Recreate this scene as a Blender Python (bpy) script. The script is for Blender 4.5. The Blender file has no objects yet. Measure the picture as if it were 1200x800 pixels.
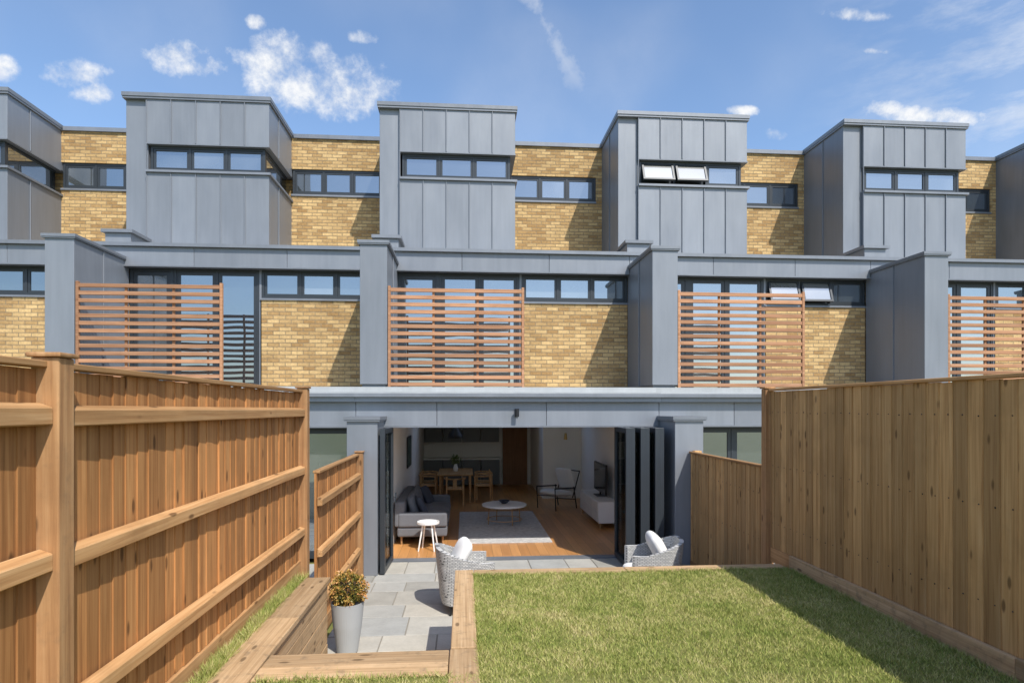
import bpy, math, random
import numpy as np
from mathutils import Vector, Matrix
random.seed(4); np.random.seed(4)
scene=bpy.context.scene
COL=scene.collection

# ---------------------------------------------------------------- helpers
class MB:
    def __init__(s): s.v=[];s.f=[];s.r=[];s.m=[]
    def hexa(s,p,rnd=None,mat=0,M=None):
        b=len(s.v)
        if M is not None: p=[tuple(M@Vector(q)) for q in p]
        s.v+= [tuple(q) for q in p]
        r=random.random() if rnd is None else rnd
        for f in ((0,3,2,1),(4,5,6,7),(0,1,5,4),(1,2,6,5),(2,3,7,6),(3,0,4,7)):
            s.f.append(tuple(b+i for i in f)); s.r.append(r); s.m.append(mat)
    def box(s,x0,x1,y0,y1,z0,z1,rnd=None,mat=0,M=None):
        s.hexa([(x0,y0,z0),(x1,y0,z0),(x1,y1,z0),(x0,y1,z0),(x0,y0,z1),(x1,y0,z1),(x1,y1,z1),(x0,y1,z1)],rnd,mat,M)
    def cyl(s,p0,p1,r0,r1=None,n=12,rnd=None,mat=0,M=None):
        if r1 is None:r1=r0
        p0=Vector(p0);p1=Vector(p1);d=(p1-p0).normalized()
        a=d.orthogonal().normalized();c=d.cross(a)
        b=len(s.v);r=random.random() if rnd is None else rnd
        for (p,q) in ((p0,r0),(p1,r1)):
            for i in range(n):
                t=2*math.pi*i/n
                w=p+a*math.cos(t)*q+c*math.sin(t)*q
                if M is not None:w=M@w
                s.v.append(tuple(w))
        for i in range(n):
            j=(i+1)%n
            s.f.append((b+i,b+j,b+n+j,b+n+i));s.r.append(r);s.m.append(mat)
        s.f.append(tuple(b+i for i in range(n-1,-1,-1)));s.r.append(r);s.m.append(mat)
        s.f.append(tuple(b+n+i for i in range(n)));s.r.append(r);s.m.append(mat)
    def lathe(s,prof,c,n=32,rnd=None,mat=0):
        b=len(s.v);r=random.random() if rnd is None else rnd
        for (q,z) in prof:
            for i in range(n):
                t=2*math.pi*i/n
                s.v.append((c[0]+q*math.cos(t),c[1]+q*math.sin(t),c[2]+z))
        for k in range(len(prof)-1):
            for i in range(n):
                j=(i+1)%n
                s.f.append((b+k*n+i,b+k*n+j,b+(k+1)*n+j,b+(k+1)*n+i));s.r.append(r);s.m.append(mat)
    def cushion(s,c,size,rot=(0,0,0),rnd=None,mat=0,e=0.35,n=14):
        from mathutils import Euler
        M=Matrix.Translation(c)@Euler(rot).to_matrix().to_4x4()
        b=len(s.v);r=random.random() if rnd is None else rnd
        def sp(v,p): return math.copysign(abs(v)**p,v)
        N=n*2
        for i in range(n+1):
            ph=-math.pi/2+math.pi*i/n
            for j in range(N):
                th=2*math.pi*j/N
                x=sp(math.cos(ph),.55)*sp(math.cos(th),e);y=sp(math.cos(ph),.55)*sp(math.sin(th),e);z=sp(math.sin(ph),.8)
                z*=1-.25*max(abs(x),abs(y))**3
                s.v.append(tuple(M@Vector((x*size[0]/2,y*size[1]/2,z*size[2]/2))))
        for i in range(n):
            for j in range(N):
                k=(j+1)%N
                s.f.append((b+i*N+j,b+i*N+k,b+(i+1)*N+k,b+(i+1)*N+j));s.r.append(r);s.m.append(mat)
    def build(s,name,parent,mats,bevel=0,smooth=False,seg=2):
        me=bpy.data.meshes.new(name);me.from_pydata(s.v,[],s.f);me.update()
        a=me.attributes.new('rnd','FLOAT','FACE');a.data.foreach_set('value',s.r)
        for m in (mats if isinstance(mats,(list,tuple)) else [mats]): me.materials.append(m)
        me.polygons.foreach_set('material_index',s.m)
        if smooth: me.polygons.foreach_set('use_smooth',[True]*len(s.f))
        o=bpy.data.objects.new(name,me);COL.objects.link(o)
        if parent is not None:o.parent=parent
        if bevel:
            bm=o.modifiers.new('b','BEVEL');bm.width=bevel;bm.segments=seg;bm.limit_method='ANGLE'
        return o
def empty(name):
    o=bpy.data.objects.new(name,None);COL.objects.link(o);o.empty_display_size=.2;return o

# ---------------------------------------------------------------- materials
def newmat(name):
    m=bpy.data.materials.new(name);m.use_nodes=True;nt=m.node_tree
    return m,nt,nt.nodes['Principled BSDF']
def N(nt,t,**k):
    n=nt.nodes.new(t)
    for a,b in k.items(): setattr(n,a,b)
    return n
def L(nt,a,b): nt.links.new(a,b)
def ramp(nt,fac,stops):
    r=N(nt,'ShaderNodeValToRGB');e=r.color_ramp.elements
    while len(e)<len(stops): e.new(.5)
    for i,(p,c) in enumerate(stops): e[i].position=p;e[i].color=(*c,1)
    L(nt,fac,r.inputs[0]);return r.outputs[0]
def mth(nt,op,a,b=None,c=None,clamp=False):
    n=N(nt,'ShaderNodeMath',operation=op);n.use_clamp=clamp
    for i,x in enumerate((a,b,c)):
        if x is None: continue
        if isinstance(x,(int,float)): n.inputs[i].default_value=x
        else: L(nt,x,n.inputs[i])
    return n.outputs[0]
def mix(nt,fac,a,b,mode='MIX'):
    n=N(nt,'ShaderNodeMix',data_type='RGBA',blend_type=mode)
    for i,x in ((0,fac),(6,a),(7,b)):
        if isinstance(x,(int,float)): n.inputs[i].default_value=x
        elif isinstance(x,tuple): n.inputs[i].default_value=(*x,1)
        else: L(nt,x,n.inputs[i])
    return n.outputs[2]
def noise(nt,vec,scale,detail=4,rough=.55,dist=0):
    n=N(nt,'ShaderNodeTexNoise');n.inputs['Scale'].default_value=scale;n.inputs['Detail'].default_value=detail
    n.inputs['Roughness'].default_value=rough;n.inputs['Distortion'].default_value=dist
    if vec is not None:L(nt,vec,n.inputs['Vector'])
    return n.outputs['Fac']
def rndcoord(nt,scale=(1,1,1),spread=30):
    tc=N(nt,'ShaderNodeTexCoord');at=N(nt,'ShaderNodeAttribute',attribute_name='rnd')
    mp=N(nt,'ShaderNodeMapping');mp.inputs['Scale'].default_value=scale;L(nt,tc.outputs['Object'],mp.inputs['Vector'])
    ad=N(nt,'ShaderNodeVectorMath',operation='ADD');L(nt,mp.outputs[0],ad.inputs[0])
    ml=mth(nt,'MULTIPLY',at.outputs['Fac'],spread);L(nt,ml,ad.inputs[1])
    return ad.outputs[0],at.outputs['Fac'],tc.outputs['Object']
def bump(nt,b,h,strength=.3,dist=.01):
    n=N(nt,'ShaderNodeBump');n.inputs['Strength'].default_value=strength;n.inputs['Distance'].default_value=dist
    L(nt,h,n.inputs['Height']);L(nt,n.outputs[0],b.inputs['Normal'])
def ss(nt,x,a,b):
    n=N(nt,'ShaderNodeMapRange',interpolation_type='SMOOTHSTEP')
    L(nt,x,n.inputs[0])
    if a<b: vals=(a,b,0,1)
    else: vals=(b,a,1,0)
    for i in range(4): n.inputs[i+1].default_value=vals[i]
    return n.outputs[0]
def N2(nt,val):
    n=N(nt,'ShaderNodeCombineXYZ')
    for i in range(3): L(nt,val,n.inputs[i])
    return n.outputs[0]

def plain(name,col,rough=.6,metal=0,var=.12,scale=8,bmp=0):
    m,nt,b=newmat(name)
    v,r,o=rndcoord(nt)
    n=noise(nt,v,scale)
    c=mix(nt,n,tuple(x*(1-var) for x in col),tuple(min(1,x*(1+var)) for x in col))
    L(nt,c,b.inputs['Base Color']);b.inputs['Roughness'].default_value=rough;b.inputs['Metallic'].default_value=metal
    if bmp: bump(nt,b,noise(nt,v,scale*12),bmp,.005)
    return m
def wood(name,axis,dark,mid,light,knots=True,rough=.75,g=1.0,blotch=.35,dirt=0):
    m,nt,b=newmat(name)
    sc=[38*g,38*g,38*g];sc[axis]=1.1
    v,r,o=rndcoord(nt,tuple(sc),40)
    n1=noise(nt,v,1.0,6,.62,.35)
    c=ramp(nt,n1,[(.25,dark),(.5,mid),(.78,light)])
    k=mth(nt,'MULTIPLY_ADD',r,.5,.75)
    c=mix(nt,1.0,c,N2(nt,k),'MULTIPLY')
    n2=noise(nt,o,2.2,4,.6)
    c=mix(nt,mth(nt,'MULTIPLY',ss(nt,n2,.45,.7),blotch),c,tuple(x*.62 for x in mid))
    if dirt:
        n4=noise(nt,o,11,5,.7)
        c=mix(nt,mth(nt,'MULTIPLY',ss(nt,n4,.5,.75),dirt),c,(.10,.085,.06))
    if knots:
        sc2=[8,8,8];sc2[axis]=3.0
        v2,_,_=rndcoord(nt,tuple(sc2),17)
        vo=N(nt,'ShaderNodeTexVoronoi');vo.inputs['Scale'].default_value=1.0;L(nt,v2,vo.inputs['Vector'])
        kf=ss(nt,vo.outputs['Distance'],.17,.08)
        c=mix(nt,mth(nt,'MULTIPLY',kf,.75),c,tuple(x*.35 for x in dark))
    L(nt,c,b.inputs['Base Color']);b.inputs['Roughness'].default_value=rough
    b.inputs['Specular IOR Level'].default_value=.25
    bump(nt,b,n1,.3,.005)
    return m

def m_brick():
    m,nt,b=newmat('yellow_stock_brick')
    tc=N(nt,'ShaderNodeTexCoord');sp=N(nt,'ShaderNodeSeparateXYZ');L(nt,tc.outputs['Object'],sp.inputs[0])
    cb=N(nt,'ShaderNodeCombineXYZ');L(nt,mth(nt,'ADD',sp.outputs[0],sp.outputs[1]),cb.inputs[0]);L(nt,sp.outputs[2],cb.inputs[1])
    br=N(nt,'ShaderNodeTexBrick');L(nt,cb.outputs[0],br.inputs['Vector'])
    br.inputs['Scale'].default_value=1;br.inputs['Brick Width'].default_value=.225;br.inputs['Row Height'].default_value=.075
    br.inputs['Mortar Size'].default_value=.007;br.inputs['Mortar Smooth'].default_value=.15;br.inputs['Bias'].default_value=0
    br.inputs['Color1'].default_value=(.60,.415,.195,1);br.inputs['Color2'].default_value=(.34,.205,.085,1);br.inputs['Mortar'].default_value=(.27,.205,.125,1)
    n=noise(nt,tc.outputs['Object'],1.3,4);n2=noise(nt,tc.outputs['Object'],26,4,.65)
    k=mth(nt,'MULTIPLY_ADD',n,.5,.77);k2=mth(nt,'MULTIPLY_ADD',n2,.9,.56)
    c=mix(nt,1.0,br.outputs['Color'],N2(nt,mth(nt,'MULTIPLY',k,k2)),'MULTIPLY')
    L(nt,c,b.inputs['Base Color']);b.inputs['Roughness'].default_value=.9;b.inputs['Specular IOR Level'].default_value=.2
    h=mth(nt,'SUBTRACT',mth(nt,'MULTIPLY',n2,.4),br.outputs['Fac'])
    bump(nt,b,h,.8,.012);return m
def m_zinc(name='zinc',base=(.225,.242,.27)):
    m,nt,b=newmat(name)
    v,r,o=rndcoord(nt,(2.2,2.2,.7),9)
    n=noise(nt,v,1.3,5)
    v3,_,_=rndcoord(nt,(16,16,.8),9)
    n3=noise(nt,v3,1,4)
    k=mth(nt,'MULTIPLY_ADD',r,.18,mth(nt,'MULTIPLY_ADD',n,.35,mth(nt,'MULTIPLY_ADD',n3,.18,.64)))
    c=mix(nt,1.0,base,N2(nt,k),'MULTIPLY')
    L(nt,c,b.inputs['Base Color']);b.inputs['Metallic'].default_value=.25
    L(nt,mth(nt,'MULTIPLY_ADD',n,.25,.34),b.inputs['Roughness'])
    bump(nt,b,noise(nt,v,1.6,2),.15,.03);return m
def m_winglass():
    m,nt,b=newmat('window_glass')
    v,r,o=rndcoord(nt,(1,1,1),6)
    b.inputs['Roughness'].default_value=.3
    n=noise(nt,v,.9,2)
    c=ramp(nt,mth(nt,'MULTIPLY_ADD',n,.5,mth(nt,'MULTIPLY',r,.5)),[(.3,(.015,.02,.025)),(.62,(.05,.06,.065)),(.8,(.16,.17,.17))])
    L(nt,c,b.inputs['Base Color'])
    g=N(nt,'ShaderNodeBsdfGlossy');g.inputs['Roughness'].default_value=.015;g.inputs['Color'].default_value=(.86,.93,1,1)
    bp=N(nt,'ShaderNodeBump');bp.inputs['Strength'].default_value=.06;bp.inputs['Distance'].default_value=.05
    L(nt,noise(nt,v,1.5,1),bp.inputs['Height']);L(nt,bp.outputs[0],g.inputs['Normal'])
    ms=N(nt,'ShaderNodeMixShader')
    fr=N(nt,'ShaderNodeFresnel');fr.inputs[0].default_value=1.5
    L(nt,mth(nt,'MULTIPLY_ADD',fr.outputs[0],.8,.29,clamp=True),ms.inputs[0])
    L(nt,b.outputs[0],ms.inputs[1]);L(nt,g.outputs[0],ms.inputs[2])
    L(nt,ms.outputs[0],nt.nodes['Material Output'].inputs[0]);return m
def m_clearglass():
    m,nt,b=newmat('clear_glass')
    t=N(nt,'ShaderNodeBsdfTransparent');t.inputs[0].default_value=(.5,.56,.58,1)
    g=N(nt,'ShaderNodeBsdfGlossy');g.inputs['Roughness'].default_value=.01
    fr=N(nt,'ShaderNodeFresnel');fr.inputs[0].default_value=1.5
    ms=N(nt,'ShaderNodeMixShader');L(nt,mth(nt,'MULTIPLY',fr.outputs[0],.5),ms.inputs[0]);L(nt,t.outputs[0],ms.inputs[1]);L(nt,g.outputs[0],ms.inputs[2])
    L(nt,ms.outputs[0],nt.nodes['Material Output'].inputs[0]);return m
def m_slab():
    m,nt,b=newmat('paving_stone')
    v,r,o=rndcoord(nt,(1,1,1),13)
    c=ramp(nt,r,[(0,(.27,.265,.24)),(.35,(.43,.405,.35)),(.7,(.33,.335,.32)),(1,(.48,.445,.37))])
    n=noise(nt,v,3.5,6,.65);n2=noise(nt,v,40,3)
    k=mth(nt,'MULTIPLY_ADD',n,.6,mth(nt,'MULTIPLY_ADD',n2,.25,.62))
    c=mix(nt,1.0,c,N2(nt,k),'MULTIPLY');L(nt,c,b.inputs['Base Color']);b.inputs['Roughness'].default_value=.8
    bump(nt,b,mth(nt,'ADD',n,mth(nt,'MULTIPLY',n2,.3)),.35,.01);return m
def m_grass(blade=True):
    m,nt,b=newmat('grass_blades' if blade else 'turf')
    v,r,o=rndcoord(nt,(1,1,1),0)
    n=noise(nt,o,1.7,5,.6)
    n3=noise(nt,o,9,3)
    f=mth(nt,'MULTIPLY_ADD',n3,.45,mth(nt,'MULTIPLY',n,.6))
    if blade:
        f=mth(nt,'MULTIPLY_ADD',r,.38,mth(nt,'SUBTRACT',f,.17))
        c=ramp(nt,f,[(.25,(.13,.18,.03)),(.45,(.25,.295,.065)),(.6,(.40,.395,.12)),(.78,(.56,.48,.23))])
    else:
        c=ramp(nt,f,[(.3,(.10,.12,.025)),(.6,(.19,.19,.06)),(.8,(.28,.23,.11))])
    L(nt,c,b.inputs['Base Color']);b.inputs['Roughness'].default_value=.65;b.inputs['Specular IOR Level'].default_value=.2
    return m
def m_wicker():
    m,nt,b=newmat('wicker')
    tc=N(nt,'ShaderNodeTexCoord');sp=N(nt,'ShaderNodeSeparateXYZ');L(nt,tc.outputs['Object'],sp.inputs[0])
    cb=N(nt,'ShaderNodeCombineXYZ');L(nt,mth(nt,'ADD',sp.outputs[0],sp.outputs[1]),cb.inputs[0]);L(nt,sp.outputs[2],cb.inputs[1])
    br=N(nt,'ShaderNodeTexBrick');L(nt,cb.outputs[0],br.inputs['Vector']);br.inputs['Scale'].default_value=1
    br.inputs['Brick Width'].default_value=.04;br.inputs['Row Height'].default_value=.018;br.inputs['Mortar Size'].default_value=.0025
    br.inputs['Color1'].default_value=(.66,.65,.62,1);br.inputs['Color2'].default_value=(.46,.46,.45,1);br.inputs['Mortar'].default_value=(.13,.13,.13,1)
    L(nt,br.outputs['Color'],b.inputs['Base Color']);bump(nt,b,mth(nt,'SUBTRACT',1.0,br.outputs['Fac']),.8,.008);return m
def m_floor():
    m,nt,b=newmat('oak_floorboards')
    tc=N(nt,'ShaderNodeTexCoord');mp=N(nt,'ShaderNodeMapping');mp.inputs['Rotation'].default_value=(0,0,math.pi/2);L(nt,tc.outputs['Object'],mp.inputs[0])
    br=N(nt,'ShaderNodeTexBrick');L(nt,mp.outputs[0],br.inputs['Vector']);br.inputs['Scale'].default_value=1
    br.inputs['Brick Width'].default_value=1.6;br.inputs['Row Height'].default_value=.16;br.inputs['Mortar Size'].default_value=.002
    br.inputs['Color1'].default_value=(.60,.30,.105,1);br.inputs['Color2'].default_value=(.43,.20,.065,1);br.inputs['Mortar'].default_value=(.12,.06,.02,1)
    mp2=N(nt,'ShaderNodeMapping');mp2.inputs['Scale'].default_value=(22,1.2,22);L(nt,tc.outputs['Object'],mp2.inputs[0])
    n=noise(nt,mp2.outputs[0],1,5)
    c=mix(nt,1.0,br.outputs['Color'],N2(nt,mth(nt,'MULTIPLY_ADD',n,.5,.75)),'MULTIPLY')
    L(nt,c,b.inputs['Base Color']);b.inputs['Roughness'].default_value=.32;return m

BRICK=m_brick();ZINC=m_zinc();ZINCD=m_zinc('zinc_trim',(.20,.215,.24))
LEAD=m_zinc('roof_membrane',(.40,.41,.41))
FRAME=plain('anthracite_frame',(.035,.042,.05),.4,.1)
GLASS=m_winglass();CLEAR=m_clearglass()
PINEV=wood('fence_pine_vertical',2,(.22,.09,.03),(.43,.20,.07),(.56,.30,.12))
PINEP=wood('fence_post_pine',2,(.20,.095,.04),(.35,.19,.085),(.46,.28,.14),g=.8,dirt=.25)
PINEVR=wood('fence_pine_vertical_aged',2,(.31,.16,.06),(.51,.30,.125),(.63,.41,.20),blotch=.35)
PINEY=wood('fence_rail_pine',1,(.27,.13,.05),(.44,.245,.105),(.58,.36,.18))
SLEEPY=wood('sleeper_pine_y',1,(.30,.185,.09),(.46,.305,.165),(.60,.43,.26),g=1.5,dirt=.5)
SLEEPX=wood('sleeper_pine_x',0,(.30,.185,.09),(.46,.305,.165),(.60,.43,.26),g=1.5,dirt=.5)
CEDAR=wood('cedar_slat',0,(.24,.11,.055),(.40,.205,.11),(.52,.31,.19),knots=False,rough=.6)
SLAB=m_slab();MORTAR=plain('mortar',(.26,.24,.20),.9)
GRASS=m_grass(True);TURF=m_grass(False);COREB=plain('core_brown',(.09,.06,.04),.95)
WICK=m_wicker();FLOOR=m_floor()
WHITE=plain('white_plaster',(.86,.84,.80),.8,0,.02);WHITEP=plain('white_lacquer',(.8,.8,.79),.35,0,.02)
FABW=plain('white_fabric',(.78,.77,.74),.9,0,.04,20,.3);FABG=plain('grey_fabric',(.13,.135,.15),.95,0,.15,30,.4)
FABL=plain('dark_grey_fabric',(.05,.055,.075),.95,0,.15,30,.4)
BLACK=plain('black_metal',(.02,.02,.022),.4,.3);SCREEN=plain('tv_screen',(.008,.008,.01),.12)
POT=plain('concrete_pot',(.36,.37,.37),.75,0,.08,5,.1)
OAKF=wood('oak_furniture',1,(.32,.17,.07),(.50,.29,.13),(.60,.38,.20),knots=False,rough=.45)
DOORW=wood('walnut_door',2,(.17,.075,.03),(.27,.12,.05),(.33,.16,.08),knots=False,rough=.45)
RUG=plain('rug_pile',(.50,.49,.48),1,0,.5,14,.8)
KIT=plain('kitchen_front',(.10,.11,.12),.4,0,.05)
ART=plain('painting',(.05,.09,.07),.6,0,.9,6)
BRASS=plain('brass',(.6,.4,.15),.3,.9)

# ---------------------------------------------------------------- terraced houses
def window(fr,gl,x0,x1,y,z0,z1,n,depth=.09,f=.05,sash=.04,openp=(),oang=-30):
    fr.box(x0,x1,y,y+depth,z0,z0+f);fr.box(x0,x1,y,y+depth,z1-f,z1)
    fr.box(x0,x0+f,y,y+depth,z0+f,z1-f);fr.box(x1-f,x1,y,y+depth,z0+f,z1-f)
    w=(x1-x0-2*f)
    for i in range(n):
        a=x0+f+w*i/n;b=x0+f+w*(i+1)/n
        if i: fr.box(a-.022,a+.022,y+.002,y+depth,z0+f,z1-f)
        if i: a+=.022
        if i<n-1: b-=.022
        M=None
        if i in openp:
            M=Matrix.Translation((0,y,z1-f))@Matrix.Rotation(math.radians(oang),4,'X')@Matrix.Translation((0,-y,-(z1-f)))
        p=y+(.012 if M is None else -.01);q=p+.045
        lo=z0+f+.003;hi=z1-f-.003;a+=.003;b-=.003
        fr.box(a,b,p,q,lo,lo+sash,M=M);fr.box(a,b,p,q,hi-sash,hi,M=M)
        fr.box(a,a+sash,p,q,lo+sash,hi-sash,M=M);fr.box(b-sash,b,p,q,lo+sash,hi-sash,M=M)
        gl.box(a+sash,b-sash,p+.018,p+.026,lo+sash,hi-sash,M=M)
        if M is not None: fr.box(a,b,y+.07,y+.08,lo,hi)
def seam_panels(z,x0,x1,y0,y1,z0,z1,n,proud=.026):
    for i in range(n):
        a=x0+(x1-x0)*i/n;b=x0+(x1-x0)*(i+1)/n
        z.box(a,b,y0,y1,z0,z1)
        if i: z.box(a-.008,a+.008,y0-proud,y0+.01,z0,z1-.002,.3)
def house(x0,ours=False,openw=False):
    H=empty('terraced_house')
    z=MB();br=MB();fr=MB();gl=MB();rf=MB();sc=MB();tr=MB()
    X=lambda a:x0+a
    z.box(X(0),X(.45),9.3,10.34,0,2.30);tr.box(X(-.035),X(.485),9.265,10.07,2.30,2.325);tr.box(X(-.045),X(.495),9.255,10.07,2.325,2.37)
    for (a,b) in ((0,1.3),(1.3,3.1),(3.1,5)): z.box(X(a),X(b)-.006,10.08,10.34,2.20,2.60)
    tr.box(X(0),X(5),10.05,10.08,2.185,2.215)
    z.box(X(0),X(5),9.97,12.08,2.60,2.71);tr.box(X(0),X(5),9.91,9.99,2.68,2.735)
    rf.box(X(0),X(5),9.99,12.08,2.71,2.76)
    rf.box(X(.0),X(5),10.25,10.38,2.76,2.85)
    tr.box(X(.03),X(.42),10.5,12.08,2.76,2.90)
    z.box(X(0),X(.45),10.45,11.25,2.90,5.24);z.box(X(0),X(.45),11.25,12.08,2.90,5.24)
    for sx in (X(-.018),X(.45)): z.box(sx,sx+.018,11.245,11.262,2.9,5.238,.3)
    tr.box(X(-.03),X(.48),10.42,12.02,5.24,5.262);tr.box(X(-.04),X(.49),10.41,12.02,5.262,5.31)
    br.box(X(2.85),X(5),12.1,12.36,2.76,4.57)
    tr.box(X(2.85),X(5),12.07,12.12,4.565,4.60)
    window(fr,gl,X(2.87),X(5),12.11,4.60,5.14,3,openp=(0,1) if openw else (),oang=-17)
    window(fr,gl,X(.45),X(1.25),12.10,2.78,5.14,1,f=.06,sash=.07);window(fr,gl,X(1.25),X(2.83),12.11,2.78,5.14,2,f=.05,sash=.06)
    tr.box(X(2.83),X(2.87),12.1,12.3,2.76,5.14)
    for (a,b) in ((0,1.7),(1.7,3.4),(3.4,5)): z.box(X(a),X(b)-.006,11.92,12.36,5.14,5.50)
    tr.box(X(0),X(5),11.90,11.93,5.13,5.155)
    tr.box(X(0),X(5),11.85,12.0,5.50,5.565)
    rf.box(X(0),X(5),12.0,14.4,5.30,5.55);rf.box(X(0),X(5),12.0,12.1,5.55,5.60)
    z.box(X(.0),X(.46),12.12,12.8,5.55,5.80);tr.box(X(-.05),X(.52),12.06,12.84,5.80,5.86)
    z.box(X(0),X(.42),12.84,13.6,5.55,8.66);z.box(X(0),X(.42),13.6,14.6,5.55,8.66)
    z.box(X(-.02),X(0),13.59,13.607,5.6,8.65,.3)
    seam_panels(z,X(.42),X(2.8),12.78,14.6,7.79,8.66,5)
    z.box(X(2.8),X(2.82),13.4,13.416,7.8,8.65,.3)
    seam_panels(z,X(.42),X(2.8),12.78,14.6,5.55,7.20,5)
    z.box(X(2.8),X(2.82),13.4,13.416,5.6,7.19,.3)
    z.box(X(.413),X(.427),12.76,12.8,5.56,8.64,.3)
    tr.box(X(.42),X(2.84),12.73,14.4,7.20,7.245)
    tr.box(X(.42),X(2.81),12.765,14.38,7.765,7.79)
    window(fr,gl,X(.46),X(2.70),12.86,7.245,7.765,3,openp=(0,1) if openw else (),oang=-22)
    fr.box(X(2.64),X(2.70),12.96,14.38,7.245,7.30);fr.box(X(2.64),X(2.70),12.96,14.38,7.72,7.765)
    gl.box(X(2.66),X(2.68),12.96,14.38,7.30,7.72)
    tr.box(X(-.03),X(2.835),12.75,14.64,8.66,8.70);tr.box(X(-.04),X(2.845),12.735,14.655,8.70,8.775)
    br.box(X(2.8),X(5),14.4,14.6,5.55,7.36);br.box(X(4.86),X(5),14.4,14.6,7.36,7.97);br.box(X(2.8),X(5),14.4,14.6,7.97,8.66)
    tr.box(X(2.8),X(4.86),14.37,14.46,7.345,7.385);window(fr,gl,X(2.82),X(4.86),14.43,7.385,7.97,3)
    tr.box(X(2.86),X(5),14.35,14.7,8.66,8.75)
    br.box(X(0),X(5),14.64,15.6,2.62,8.6);br.box(X(0),X(5),12.38,14.62,2.78,5.29)  # upper floors end early, shaped so sky light reaches the ceiling opening
    zz=2.87
    for i in range(14):
        dx=random.uniform(-.006,.006)
        sc.box(X(.50)+dx,X(2.72)+dx,10.47,10.505,zz+i*.1225,zz+i*.1225+.062)
    for a in (.46,2.72): sc.box(X(a),X(a+.045),10.465,10.52,2.84,4.56,mat=1)
    for a in (1.2,1.95): sc.box(X(a),X(a+.04),10.507,10.54,2.84,4.53,mat=1)
    if not ours:
        br.box(X(.02),X(4.99),10.62,20.3,0,2.58)
        window(fr,gl,X(.45),X(5),10.36,.02,2.20,5,f=.06,sash=.06)
    else:
        w=MB()
        w.box(X(.01),X(.45),10.36,20.1,-.05,2.44);w.box(X(4.96),X(5.015),10.36,20.1,-.05,2.44)
        w.box(X(.45),X(4.96),20.0,20.2,-.05,2.44);w.box(X(3.9),X(4.96),16.8,16.95,0,2.44)
        w.box(X(3.9),X(4.0),16.95,20,0,2.44)
        w.box(X(.01),X(5.015),10.36,15.75,2.44,2.58)
        w.box(X(.01),X(.9),15.75,20.2,2.44,2.58);w.box(X(4.6),X(5.015),15.75,20.2,2.44,2.58)
        w.box(X(.9),X(4.6),17.6,20.2,2.44,2.58)  # unseen opening left in the ceiling, added to bring sky light into the room
        w.box(X(3.88),X(4.94),16.785,16.8,.012,.12);w.box(X(4.945),X(4.96),10.4,16.78,.012,.12)
        w.build('interior_walls',H,WHITE)
        f=MB();f.box(X(.45),X(4.96),10.30,20.0,-.05,.01);f.build('wood_floor',H,FLOOR)
        t=MB();t.box(X(.45),X(5),10.12,10.298,-.03,.014);t.build('door_track',H,ZINCD)
        d=MB();d.box(X(2.98),X(3.78),19.93,19.99,.01,2.1);d.build('interior_door',H,DOORW)
        bf=MB();bg=MB()
        def leaf(xa,ya,xb,yb):
            v=Vector((xb-xa,yb-ya,0));ln=v.length;ang=math.atan2(v.y,v.x)
            M=Matrix.Translation((xa,ya,0))@Matrix.Rotation(ang,4,'Z')
            t=.035
            bf.box(0,.08,-t,t,.02,2.19,M=M);bf.box(ln-.08,ln,-t,t,.02,2.19,M=M)
            bf.box(.08,ln-.08,-t,t,.02,.10,M=M);bf.box(.08,ln-.08,-t,t,2.11,2.19,M=M)
            bg.box(.08,ln-.08,-.008,.008,.10,2.11,M=M)
            bf.cyl((.04,t,1.05),(.04,t+.04,1.05),.012,M=M);bf.box(.03,.05,t+.035,t+.05,.95,1.12,M=M)
        leaf(X(.55),10.2,X(.52),9.32)
        xs=4.88
        for i in range(6):
            leaf(X(xs-i*.115),10.2 if i%2==0 else 10.22,X(xs-i*.115-(.03 if i%2 else .075)),9.34)
        bf.build('bifold_frames',H,FRAME,.004);bg.build('bifold_glass',H,CLEAR)
    z.build('zinc_cladding',H,ZINC,.004,seg=1);tr.build('zinc_trim',H,ZINCD);br.build('brick_walls',H,BRICK)
    fr.build('window_frames',H,FRAME);gl.build('window_panes',H,GLASS);rf.build('flat_roofs',H,LEAD)
    sc.build('timber_screen',H,[CEDAR,CEDAR],.004,seg=1)
    return H
for i,x0 in enumerate((-16.75,-11.75,-6.75,-1.75,3.25,8.25,13.25,18.25)):
    house(x0,ours=(i==3),openw=(i==4))

lp=empty('wall_lamp');m=MB();m.cyl((.85,10.075,2.42),(.85,10.0,2.42),.02);m.cyl((.85,9.98,2.36),(.85,9.98,2.49),.035,n=20);m.box(.82,.88,10.06,10.078,2.36,2.48);m.build('lamp_body',lp,BLACK)

# ---------------------------------------------------------------- ground, patio, garden
m=MB();m.box(-400,400,-400,400,-.5,-.06);m.build('ground',None,TURF)
def patio(xa,xb,ya,yb):
    P=empty('patio');m=MB();m.box(xa,xb,ya,yb,-.055,-.010);m.build('mortar_bed',P,MORTAR)
    s=MB();y=ya
    while y<yb-.01:
        h=random.choice((.3,.45,.6,.6))
        if yb-y-h<.2:h=yb-y
        x=xa-random.random()*.4
        while x<xb:
            w=random.choice((.45,.6,.6,.75,.9))
            a=max(x,xa);b=min(x+w,xb)
            if b-a>.05:
                dz=random.uniform(-.002,.002);s.box(a+.007,b-.007,y+.007,y+h-.007,-.03,dz)
            x+=w
        y+=h
    s.build('paving_slabs',P,SLAB,.004,seg=1)
patio(-1.5,3.42,4.3,10.1);patio(3.6,8.3,6.5,10.1);patio(-6.6,-1.8,6.5,10.1)
TOP=.8
R=empty('retaining_wall');m=MB()
c=4;ch=TOP/c
for k in range(c):
    z0=k*ch+ (0 if k else -.03);z1=(k+1)*ch-.003
    m.box(-.10,.09,4.40 if k%2 else 4.38,6.5,z0,z1)
m.box(-.105,.095,3.2,4.375,TOP-ch,TOP-.004)
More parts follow.
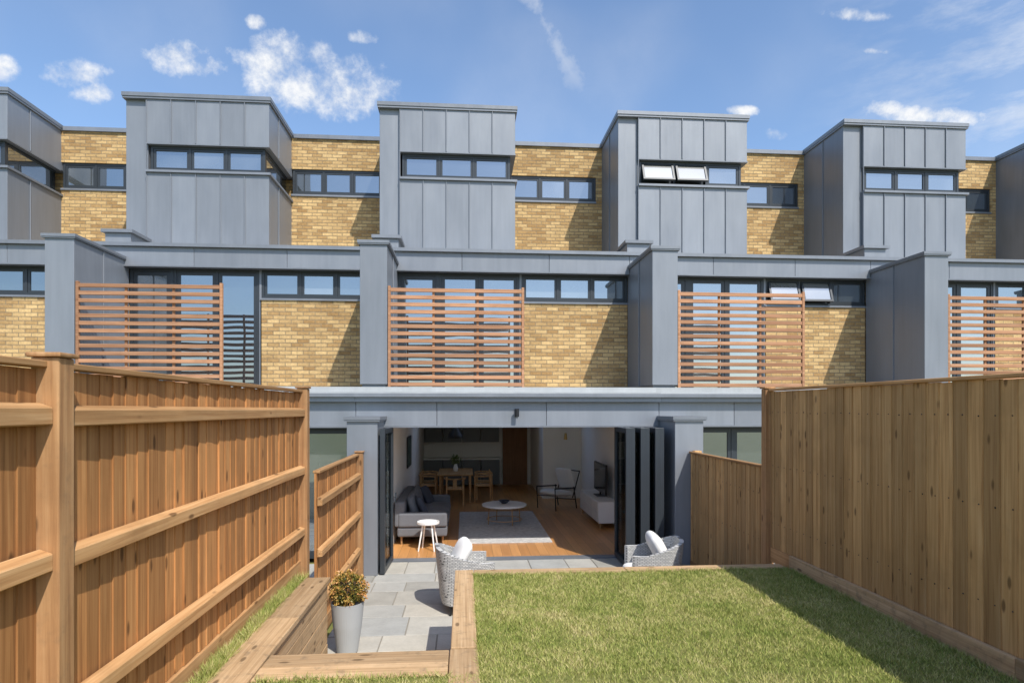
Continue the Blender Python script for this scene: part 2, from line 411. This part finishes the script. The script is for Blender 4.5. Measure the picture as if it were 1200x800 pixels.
m.build('side_sleepers',R,SLEEPY,.008)
m=MB()
for k in range(c):
    z0=k*ch+(0 if k else -.03);z1=(k+1)*ch-.003
    m.box(.094,1.7,6.31,6.50,z0,z1-.001);m.box(1.704,3.44,6.31,6.50,z0,z1-.001)
m.build('front_sleepers',R,SLEEPX,.008)
R=empty('retaining_wall');m=MB();c2=5;ch2=(TOP-.045)/c2
for k in range(c2):
    m.box(-1.50,-1.37+random.uniform(-.004,.004),4.38,6.28,k*ch2-(0 if k else .03),(k+1)*ch2-.006)
m.box(-1.60,-1.345,3.2,5.1,TOP-.043,TOP+.004);m.box(-1.60,-1.345,5.104,6.30,TOP-.043,TOP+.004)
m.build('planter_sleepers',R,SLEEPY,.006)
m=MB()
for k in range(c2): m.box(-1.62,-1.505,6.15,6.28,k*ch2-(0 if k else .03),(k+1)*ch2-.004)
m.build('planter_end',R,SLEEPX,.006)
S=empty('garden_steps');m=MB()
m.box(-1.34,-.11,3.96,4.16,TOP-.2,TOP-.002);m.box(-1.34,-.11,4.166,4.37,TOP-.2,TOP-.006)
m.box(-1.365,-.105,4.375,4.70,.30,.533);m.box(-1.365,-.105,4.705,5.02,.0,.266);m.box(-1.365,-.105,4.375,4.70,.0,.296)
m.build('step_treads',S,SLEEPX,.008)

def lawn(quads,name,blades):
    Lw=empty(name)
    if quads:
        m=MB()
        for (a,b,c_,d,) in quads: m.box(a,b,c_,d,-.05,TOP-.012)
        m.build('turf',Lw,TURF)
    P=[];HH=[]
    for (a,b,c_,d,n,h0,h1) in blades:
        P.append(np.c_[np.random.uniform(a,b,n),np.random.uniform(c_,d,n)]);HH.append(np.random.uniform(h0,h1,n))
    if not P: return
    P=np.concatenate(P);n=len(P);h=np.concatenate(HH)
    clump=(np.sin(P[:,0]*7+np.sin(P[:,1]*5)*2)+np.sin(P[:,1]*9+P[:,0]*3)+.8*np.sin(P[:,0]*23+np.sin(P[:,1]*19)*2))*.13+1
    h=h*clump;th=np.random.uniform(0,6.283,n);ln=np.random.uniform(.2,1.3,n)*h;la=np.random.uniform(0,6.283,n)
    w=np.random.uniform(.002,.0035,n)
    z=np.full(n,TOP-.014)
    dx=np.cos(th)*w;dy=np.sin(th)*w
    v=np.stack([np.c_[P[:,0]-dx,P[:,1]-dy,z],np.c_[P[:,0]+dx,P[:,1]+dy,z],np.c_[P[:,0]+np.cos(la)*ln,P[:,1]+np.sin(la)*ln,z+h]],1).reshape(-1,3)
    me=bpy.data.meshes.new('blades');me.vertices.add(3*n);me.vertices.foreach_set('co',v.ravel().astype('f4'))
    me.loops.add(3*n);me.loops.foreach_set('vertex_index',np.arange(3*n,dtype='i4'))
    me.polygons.add(n);me.polygons.foreach_set('loop_start',np.arange(0,3*n,3,dtype='i4'))
    me.update(calc_edges=True);me.validate()
    a=me.attributes.new('rnd','FLOAT','FACE');a.data.foreach_set('value',np.random.rand(n).astype('f4'))
    me.materials.append(GRASS)
    o=bpy.data.objects.new('grass_blades',me);COL.objects.link(o);o.parent=Lw
lawn([(-1.9,3.5,-8,3.95),(.094,3.5,3.95,6.31),(-1.9,-1.505,3.95,6.15)],'lawn',
     [(.09,3.44,3.9,6.33,100000,.013,.034),(-1.3,3.44,3.3,3.95,26000,.013,.034),(3.38,3.44,3.5,6.3,1800,.03,.06),(.09,.12,3.9,6.3,900,.025,.05),(.1,3.4,6.28,6.32,900,.025,.05),(-1.33,-.1,3.93,3.97,500,.03,.05)])
lawn([],'grass_verge',[(-1.70,-1.59,3.2,6.3,5000,.035,.085),(-1.62,-1.60,3.2,6.3,1200,.035,.08)])
lawn([(3.62,8.4,-8,6.4)],'lawn',[]);lawn([(-6.7,-1.95,-8,6.4)],'lawn',[])

# ---------------------------------------------------------------- fences
def fence(name,x,ya,yb,zb,zt,side,rails,posts,mat,cap=True,gravel=True,bmat=None,railface=True,nails=False,pitch=.108):
    F=empty(name);b=MB()
    y=ya
    g=.15 if gravel else 0
    while y<yb-.02:
        e=min(y+pitch+.012,yb)
        t=random.uniform(-.002,.002);dz=random.uniform(-.006,.004)
        z0=zb+g;z1=zt+dz
        if side>0:
            o1=x-.022;o2=x-.008;i1=x+random.uniform(-.003,.006);i2=i1-.006
        else:
            o1=x-.018+t;o2=x-.009+t
            o1,o2=min(o1,o2),max(o1,o2)
            i1=i2=x+.008
        b.hexa([(i1,y,z0),(i2,e,z0),(o2,e,z0),(o1,y,z0),(i1,y,z1),(i2,e,z1),(o2,e,z1),(o1,y,z1)])
        if nails:
            for zz in rails:
                q=.035+random.uniform(-.005,.005)
                xx=o1+(o2-o1)*q/pitch;b.cyl((xx,y+q,zz+random.uniform(-.01,.01)),(xx-.003,y+q,zz),.005,n=6,mat=1,rnd=.5)
        y+=pitch+random.uniform(-.004,.004)
    b.build('boards',F,[mat,BLACK])
    r=MB()
    ps=sorted(posts)
    if railface:
        for zz in rails:
            edges=[ya]+ps+[yb]
            for i in range(len(edges)-1):
                if edges[i+1]-edges[i]<.1: continue
                a=edges[i]+(.052 if i else 0);c=edges[i+1]-.052
                q=zz+random.uniform(-.008,.008);q2=q+random.uniform(-.012,.012)
                x1=x+side*.008;x2=x+side*.062
                p=[(x1,a,q-.045),(x2,a,q-.04),(x2,c,q2-.04),(x1,c,q2-.045),(x1,a,q+.05),(x2,a,q+.03),(x2,c,q2+.03),(x1,c,q2+.05)]
                r.hexa(p)
    if cap:
        cx0,cx1=x-.038,x+.038
        r.box(cx0,cx1,ya,yb,zt+.004,zt+.032)
    if gravel:
        r.box(x-.018,x+.018,ya,yb,zb-.02,zb+g-.004)
    r.build('rails',F,PINEY,.004,seg=1)
    p=MB()
    for y in posts:
        xo=x+side*.028 if railface else x+.07
        p.box(xo-.055,xo+.055,y-.05,y+.05,zb-.1,zt+(.045 if cap else .03))
        if railface: p.box(xo-.068,xo+.068,y-.065,y+.065,zt+.047,zt+.066)
    if posts: p.build('posts',F,bmat or mat,.006)
    return F
fence('wooden_fence',-1.72,-3.0,6.62,TOP-.03,2.66,1,(2.47,1.87,1.23),[-2.0,2.67,6.6],PINEV,bmat=PINEP)
fence('wooden_fence',3.50,-3.0,6.78,TOP-.03,2.69,-1,(2.45,1.85,1.2),[],PINEVR,railface=False,nails=True,pitch=.128)
fence('wooden_fence',-1.58,6.70,9.28,0,1.80,1,(1.5,.95,.4),[9.22],PINEV,cap=True,bmat=PINEP)
fence('wooden_fence',3.50,6.90,9.28,0,1.80,-1,(1.5,.95,.4),[9.22],PINEVR,railface=False,nails=True,pitch=.128)
fp=empty('fence_post');m=MB();m.box(3.43,3.53,6.785,6.885,-.05,2.72);m.box(3.415,3.545,6.77,6.90,2.722,2.742);m.build('post',fp,PINEP,.006)
gb=empty('gravel_board');m=MB();m.box(3.44,3.478,-3,3.6,TOP-.05,TOP+.135);m.box(3.442,3.479,3.604,6.3,TOP-.05,TOP+.13);m.build('board',gb,SLEEPY,.005)

# ---------------------------------------------------------------- potted plant
pp=empty('potted_plant');m=MB();c=(-1.20,6.42,0)
m.lathe([(0,0),(.095,0),(.105,.01),(.145,.28),(.165,.50),(.167,.515),(.155,.515),(.15,.47),(0,.47)],c,40);m.build('tapered_pot',pp,POT,smooth=False)
m=MB();m.lathe([(0,.02),(.06,.03),(.10,.10),(.11,.17),(.08,.25),(0,.28)],(c[0],c[1],.48),16);m.build('dark_core',pp,COREB)  # plain dark core body filling the inside of the leaf ball
def m_leaf(name,st):
    mm,nt,b=newmat(name);v,r,o=rndcoord(nt)
    cc=ramp(nt,r,st);L(nt,cc,b.inputs['Base Color']);b.inputs['Roughness'].default_value=.5;return mm
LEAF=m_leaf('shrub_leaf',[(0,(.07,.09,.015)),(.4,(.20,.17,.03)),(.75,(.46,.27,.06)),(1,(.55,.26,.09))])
LEAFG=m_leaf('flower_leaf',[(0,(.05,.09,.02)),(.5,(.10,.15,.04)),(1,(.2,.25,.08))])
m=MB()
for i in range(3800):
    d=Vector(np.random.normal(size=3)).normalized();rr=random.uniform(.11,.18)*(1+.12*math.sin(d.x*9)+.1*math.sin(d.z*8+d.y*7))
    p=Vector(c)+Vector((0,0,.64))+Vector((d.x,d.y,d.z*.98))*rr
    if p.z<.49: continue
    a=Vector(np.random.normal(size=3)).normalized()*.009;q=(d+Vector(np.random.normal(size=3))*.5).normalized()*.026
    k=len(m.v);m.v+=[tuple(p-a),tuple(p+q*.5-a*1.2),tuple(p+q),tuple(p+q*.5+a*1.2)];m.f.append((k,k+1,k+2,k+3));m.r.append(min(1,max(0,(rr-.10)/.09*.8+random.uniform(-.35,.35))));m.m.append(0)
m.build('leaves',pp,LEAF)

# ---------------------------------------------------------------- wicker armchairs
def wicker_chair(cx,cy,ang):
    W=empty('wicker_armchair');M=Matrix.Translation((cx,cy,0))@Matrix.Rotation(ang,4,'Z')
    m=MB();n=40
    rows=[]
    for i in range(n+1):
        s=-1+2*i/n
        t=s*math.radians(128)
        ce=math.cos(t);se=math.sin(t)
        px=-math.copysign(abs(ce)**.6,ce)*.36;py=math.copysign(abs(se)**.55,se)*.35
        hh=.62+.17*max(0,math.cos(t*.95))**.7 if abs(t)<1.65 else .62
        lean=.07*max(0,math.cos(t))
        rows.append((px,py,hh,lean))
    k=len(m.v)
    for (px,py,hh,lean) in rows:
        for inn in (0,1):
            sc=1-.13*inn
            for li,l in enumerate((0,.35,.7,1)):
                z=.12+(hh-.12)*l
                m.v.append(tuple(M@Vector((px*sc-lean*l,py*sc,z))))
    for i in range(n):
        a=k+i*8;b=a+8
        for l in range(3):
            m.f.append((a+l,b+l,b+l+1,a+l+1));m.f.append((a+4+l,a+5+l,b+5+l,b+4+l))
        m.f.append((a+3,b+3,b+7,a+7));m.f.append((a,a+4,b+4,b))
    for a in (k,k+n*8):
        m.f.append((a,a+1,a+5,a+4));m.f.append((a+1,a+2,a+6,a+5));m.f.append((a+2,a+3,a+7,a+6))
    m.r+= [.5]*(len(m.f)-len(m.r));m.m+=[0]*(len(m.f)-len(m.m))
    m.box(-.27,.30,-.29,.29,.16,.30,M=M)
    m.build('woven_shell',W,WICK)
    l=MB()
    for (a,b) in ((-.26,-.26),(-.26,.26),(.27,.27),(.27,-.27)): l.cyl((a*1.05,b*1.05,0),(a,b,.2),.014,.018,M=M)
    l.build('legs',W,BLACK)
    cm=MB();e=M@Vector((.03,0,.36));cm.cushion(e,(.58,.56,.14),(0,0,ang))
    e=M@Vector((-.13,0,.64));cm.cushion(e,(.48,.48,.19),(0,math.radians(-62),ang))
    cm.build('cushions',W,FABW,smooth=True)
wicker_chair(.06,7.75,math.radians(8));wicker_chair(2.42,7.95,math.radians(174))

# ---------------------------------------------------------------- interior furniture
o=empty('rug');m=MB();m.box(-.12,1.62,11.3,14.7,.011,.03);m.build('pile',o,RUG,.004)
o=empty('sofa');m=MB()
m.box(-1.22,-.32,11.25,13.65,.16,.34);m.box(-1.27,-1.08,11.25,13.65,.34,.80);m.box(-1.2,-.32,11.22,11.40,.34,.60);m.box(-1.2,-.32,13.5,13.68,.34,.60)
m.build('frame',o,FABG,.04,seg=3)
m=MB()
for a in (11.95,12.95): m.cushion((-.68,a,.41),(.78,1.02,.20));m.cushion((-.98,a,.66),(.42,.95,.20),(0,math.radians(75),0))
m.build('seat_cushions',o,FABG,smooth=True)
m=MB();m.cushion((-.82,11.75,.65),(.42,.42,.15),(0,math.radians(65),.2));m.cushion((-.80,13.2,.65),(.42,.42,.15),(0,math.radians(62),-.2));m.build('throw_pillows',o,FABL,smooth=True)
m=MB()
for a in (-1.15,-.4):
    for b in (11.35,13.55): m.cyl((a,b,.01),(a,b,.16),.015,.022)
m.build('legs',o,OAKF)
o=empty('side_table');m=MB();m.lathe([(0,.47),(.19,.47),(.195,.475),(.195,.51),(.185,.51),(.185,.487),(0,.487)],(-.64,10.9,0))
for k in range(4):
    t=k*math.pi/2+.6;m.cyl((-.64+.2*math.cos(t),10.9+.2*math.sin(t),.01),(-.64+.11*math.cos(t),10.9+.11*math.sin(t),.47),.012,.015)
m.build('tray_and_legs',o,WHITEP)
o=empty('coffee_table');m=MB();m.lathe([(0,.40),(.46,.40),(.48,.41),(.48,.44),(.47,.445),(0,.445)],(.85,13.2,0),40);m.build('round_top',o,WHITEP)
m=MB()
for k in range(4):
    t=k*math.pi/2+.4;m.cyl((.85+.38*math.cos(t),13.2+.38*math.sin(t),.03),(.85+.36*math.cos(t),13.2+.36*math.sin(t),.40),.012)
for k in range(16):
    t=k*math.pi/8;u=t+math.pi/8;m.cyl((.85+.38*math.cos(t),13.2+.38*math.sin(t),.12),(.85+.38*math.cos(u),13.2+.38*math.sin(u),.12),.009,n=6)
m.build('legs',o,OAKF)
o=empty('fruit_bowl');m=MB();m.lathe([(0,0),(.05,0),(.13,.07),(.125,.07),(.045,.01),(0,.01)],(.85,13.25,.446));m.build('bowl',o,FABL)
o=empty('tv_cabinet');m=MB();m.box(2.76,3.18,12.5,14.5,.12,.56);m.build('carcass',o,WHITEP,.005)
m=MB()
for k in range(3): m.box(2.742,2.758,12.52+k*.66,13.16+k*.66,.14,.335);m.box(2.742,2.758,12.52+k*.66,13.16+k*.66,.345,.545)
m.build('drawer_fronts',o,WHITEP,.003)
m=MB()
for a in (2.80,3.14):
    for b in (12.56,14.44): m.cyl((a,b,.01),(a,b,.12),.02)
m.build('legs',o,OAKF)
o=empty('television');m=MB();m.box(3.0,3.04,12.95,14.1,.64,1.28);m.build('housing',o,BLACK,.004);m=MB();m.box(2.994,2.999,12.97,14.08,.66,1.26);m.build('panel',o,SCREEN)
m=MB();m.box(2.9,3.14,13.35,13.7,.561,.575);m.cyl((3.02,13.52,.57),(3.02,13.52,.65),.02);m.build('stand',o,BLACK)
o=empty('lounge_chair');M=Matrix.Translation((2.28,15.2,0))@Matrix.Rotation(math.radians(215),4,'Z');m=MB()
for s in (-.33,.33):
    m.cyl((.33,s,.01),(.36,s,.55),.014,M=M);m.cyl((-.38,s,.01),(-.28,s,.55),.014,M=M);m.cyl((.36,s,.55),(-.32,s,.52),.018,M=M);m.cyl((.33,s,.33),(-.32,s,.24),.012,M=M)
    m.cyl((-.27,s*.9,.27),(-.52,s*.9,.92),.014,M=M)
m.cyl((-.52,-.3,.92),(-.52,.3,.92),.014,M=M);m.build('metal_frame',o,BLACK)
m=MB();m.cushion(M@Vector((.02,0,.40)),(.66,.62,.17),(0,-.1,math.radians(215)));m.cushion(M@Vector((-.33,0,.70)),(.62,.60,.16),(0,math.radians(-70),math.radians(215)));m.build('upholstery',o,FABW,smooth=True)
o=empty('dining_table');m=MB();m.box(-.72,.22,16.2,17.9,.72,.76)
for a in (-.64,.14):
    for b in (16.3,17.8): m.cyl((a,b,.01),(a,b,.72),.025,.035)
m.build('top_and_legs',o,OAKF,.005)
def dchair(x,y,ang):
    o=empty('dining_chair');M=Matrix.Translation((x,y,0))@Matrix.Rotation(ang,4,'Z');m=MB()
    for s in (-.22,.22):
        m.cyl((.2,s,.01),(.2,s,.68),.02,M=M);m.cyl((-.22,s,.01),(-.2,s*.9,.76),.02,M=M)
    k=10
    for i in range(k):
        t0=math.pi*(.5+i/k);t1=math.pi*(.5+(i+1)/k)
        m.cyl((.05+.29*math.cos(t0),.27*math.sin(t0),.70),(.05+.29*math.cos(t1),.27*math.sin(t1),.70),.02,M=M)
    for s in (-.27,.27): m.cyl((.05,s,.70),(.22,s*.9,.68),.018,M=M)
    m.box(-.23,-.215,-.05,.05,.46,.71,M=M);m.box(-.2,.22,-.22,.22,.43,.46,M=M)
    m.build('bent_wood_frame',o,OAKF)
dchair(-.25,15.85,math.pi/2);dchair(-.98,16.6,.1);dchair(-.98,17.4,0);dchair(.5,16.5,math.pi-.15);dchair(.5,17.3,math.pi)
o=empty('pendant_lamp');m=MB();m.cyl((-.25,16.9,1.98),(-.25,16.9,2.6),.006);m.lathe([(.03,.30),(.06,.29),(.21,.06),(.22,0),(.21,0),(.05,.27),(0,.28)],(-.25,16.9,1.68));m.build('shade_and_cord',o,BLACK)
o=empty('flower_vase');m=MB();m.lathe([(0,0),(.05,0),(.07,.08),(.04,.18),(.045,.2),(.03,.2),(0,.05)],(-.25,17.0,.761));m.build('vase',o,WHITEP)
m=MB()
for i in range(260):
    d=Vector(np.random.normal(size=3)).normalized();p=Vector((-.25,17.0,1.08))+d*random.uniform(.02,.14);a=Vector(np.random.normal(size=3)).normalized()*.02;q=d*.05
    k=len(m.v);m.v+=[tuple(p-a),tuple(p+q),tuple(p+a)];m.f.append((k,k+1,k+2));m.r.append(random.random());m.m.append(0)
m.build('foliage',o,LEAFG)
o=empty('kitchen_units');m=MB()
for k in range(4): m.box(-1.28+k*.6,-.70+k*.6,19.40,19.98,.10,.88)
m.build('base_units',o,KIT,.004)
m=MB();m.box(-1.29,1.13,19.37,19.985,.88,.92);m.build('worktop',o,WHITEP)
m=MB()
for k in range(4): m.box(-1.28+k*.6,-.70+k*.6,19.65,19.98,1.42,2.1)
m.build('wall_units',o,KIT,.004)
o=empty('framed_picture');m=MB();m.box(-1.298,-1.275,13.9,14.9,1.15,1.85);m.build('frame',o,BLACK);m=MB();m.box(-1.274,-1.270,13.95,14.85,1.2,1.80);m.build('canvas',o,ART)
o=empty('wall_sconce');m=MB();m.cyl((2.75,16.78,1.72),(2.75,16.66,1.72),.012);m.cyl((2.75,16.64,1.64),(2.75,16.64,1.82),.05,.03,n=16);m.build('shade',o,BRASS)

# ---------------------------------------------------------------- light and sky
EL=math.radians(50);AZ=math.radians(27)
to_sun=Vector((math.sin(AZ)*math.cos(EL),-math.cos(AZ)*math.cos(EL),math.sin(EL)))
sd=bpy.data.lights.new('sun','SUN');sd.energy=5.0;sd.angle=math.radians(.5);sd.color=(1,.95,.87)
so=bpy.data.objects.new('sun',sd);COL.objects.link(so);so.rotation_euler=to_sun.to_track_quat('Z','Y').to_euler()
w=bpy.data.worlds.new('World');scene.world=w;w.use_nodes=True;nt=w.node_tree;bg=nt.nodes['Background']
sky=N(nt,'ShaderNodeTexSky',sky_type='NISHITA');sky.sun_disc=False;sky.sun_elevation=EL;sky.sun_rotation=math.pi-AZ
sky.altitude=0;sky.air_density=1.0;sky.dust_density=1.0;sky.ozone_density=1.6
tc=N(nt,'ShaderNodeTexCoord');sp=N(nt,'ShaderNodeSeparateXYZ');L(nt,tc.outputs['Generated'],sp.inputs[0])
Y=mth(nt,'MAXIMUM',sp.outputs[1],.02);u=mth(nt,'DIVIDE',sp.outputs[0],Y);v=mth(nt,'DIVIDE',sp.outputs[2],Y)
n1=noise(nt,tc.outputs['Generated'],17,7,.64)
n0=noise(nt,tc.outputs['Generated'],5,2,.5)
blobs=[(-.235,.515,.10,.045),(-.29,.545,.065,.045),(-.18,.50,.08,.035),(-.25,.56,.045,.025),(-.45,.555,.045,.026),(-.415,.535,.045,.018),(-.60,.515,.045,.022),(-.575,.49,.03,.018),(-.715,.52,.03,.022),(.80,.504,.10,.016),(.72,.512,.035,.015),(.668,.67,.06,.013),
       (.465,.50,.028,.009),(.524,.462,.022,.012),(-.163,.596,.028,.012),(-.33,.61,.015,.012),(.70,.61,.03,.007)]
best=None
for (cu,cw,ru,rw) in blobs:
    a=mth(nt,'DIVIDE',mth(nt,'SUBTRACT',u,cu),ru);b=mth(nt,'DIVIDE',mth(nt,'SUBTRACT',v,cw),rw)
    d=mth(nt,'SUBTRACT',1.0,mth(nt,'ADD',mth(nt,'MULTIPLY',a,a),mth(nt,'MULTIPLY',b,b)))
    best=d if best is None else mth(nt,'MAXIMUM',best,d)
best=mth(nt,'MAXIMUM',best,-1.5)
dens=mth(nt,'ADD',best,mth(nt,'MULTIPLY',mth(nt,'SUBTRACT',n1,.47),6.0))
cl=ss(nt,dens,-.2,1.7)
lx,ly=(.106,-.188);ll=math.hypot(lx,ly);nx,ny=(-ly/ll,lx/ll)
dl=mth(nt,'ADD',mth(nt,'MULTIPLY',mth(nt,'SUBTRACT',u,.119),nx),mth(nt,'MULTIPLY',mth(nt,'SUBTRACT',v,.668),ny))
mp=N(nt,'ShaderNodeMapping');mp.inputs['Rotation'].default_value=(0,.5,0);mp.inputs['Scale'].default_value=(4,4,14);L(nt,tc.outputs['Generated'],mp.inputs[0])
n2=noise(nt,mp.outputs[0],2.2,6,.62,0)
st=mth(nt,'MULTIPLY',ss(nt,mth(nt,'ADD',mth(nt,'ABSOLUTE',mth(nt,'ADD',dl,mth(nt,'MULTIPLY',mth(nt,'SUBTRACT',n0,.5),.05))),mth(nt,'MULTIPLY',mth(nt,'SUBTRACT',n1,.5),.11)),.024,-.004),ss(nt,v,.47,.58))
st=mth(nt,'MULTIPLY',st,.38)
wr=mth(nt,'MULTIPLY',mth(nt,'MULTIPLY',ss(nt,u,.50,1.0),ss(nt,n2,.36,.72)),.5)
wl=mth(nt,'MULTIPLY',ss(nt,n0,.45,.75),.10)
tot=mth(nt,'MAXIMUM',mth(nt,'MAXIMUM',cl,st),mth(nt,'MAXIMUM',wr,wl),clamp=True)
tot=mth(nt,'MULTIPLY',tot,ss(nt,sp.outputs[1],.0,.1))
shade=ramp(nt,n1,[(.40,(5.2,5.5,6.0)),(.62,(6.7,6.75,6.8))])
skc=mix(nt,1.0,sky.outputs[0],(1.30,1.38,1.45),'MULTIPLY')
c=mix(nt,tot,skc,shade)
L(nt,c,bg.inputs[0]);bg.inputs[1].default_value=.15

# ---------------------------------------------------------------- camera
cd=bpy.data.cameras.new('camera');cam=bpy.data.objects.new('camera',cd);COL.objects.link(cam);scene.camera=cam
cd.sensor_width=36;cd.lens=21.6;cd.shift_y=.065;cd.clip_end=2000;cd.clip_start=.05
cam.location=(0,0,2.5);cam.rotation_euler=(math.radians(90),0,math.radians(-4.4))
scene.view_settings.view_transform='Standard';scene.view_settings.look='None';scene.view_settings.exposure=0
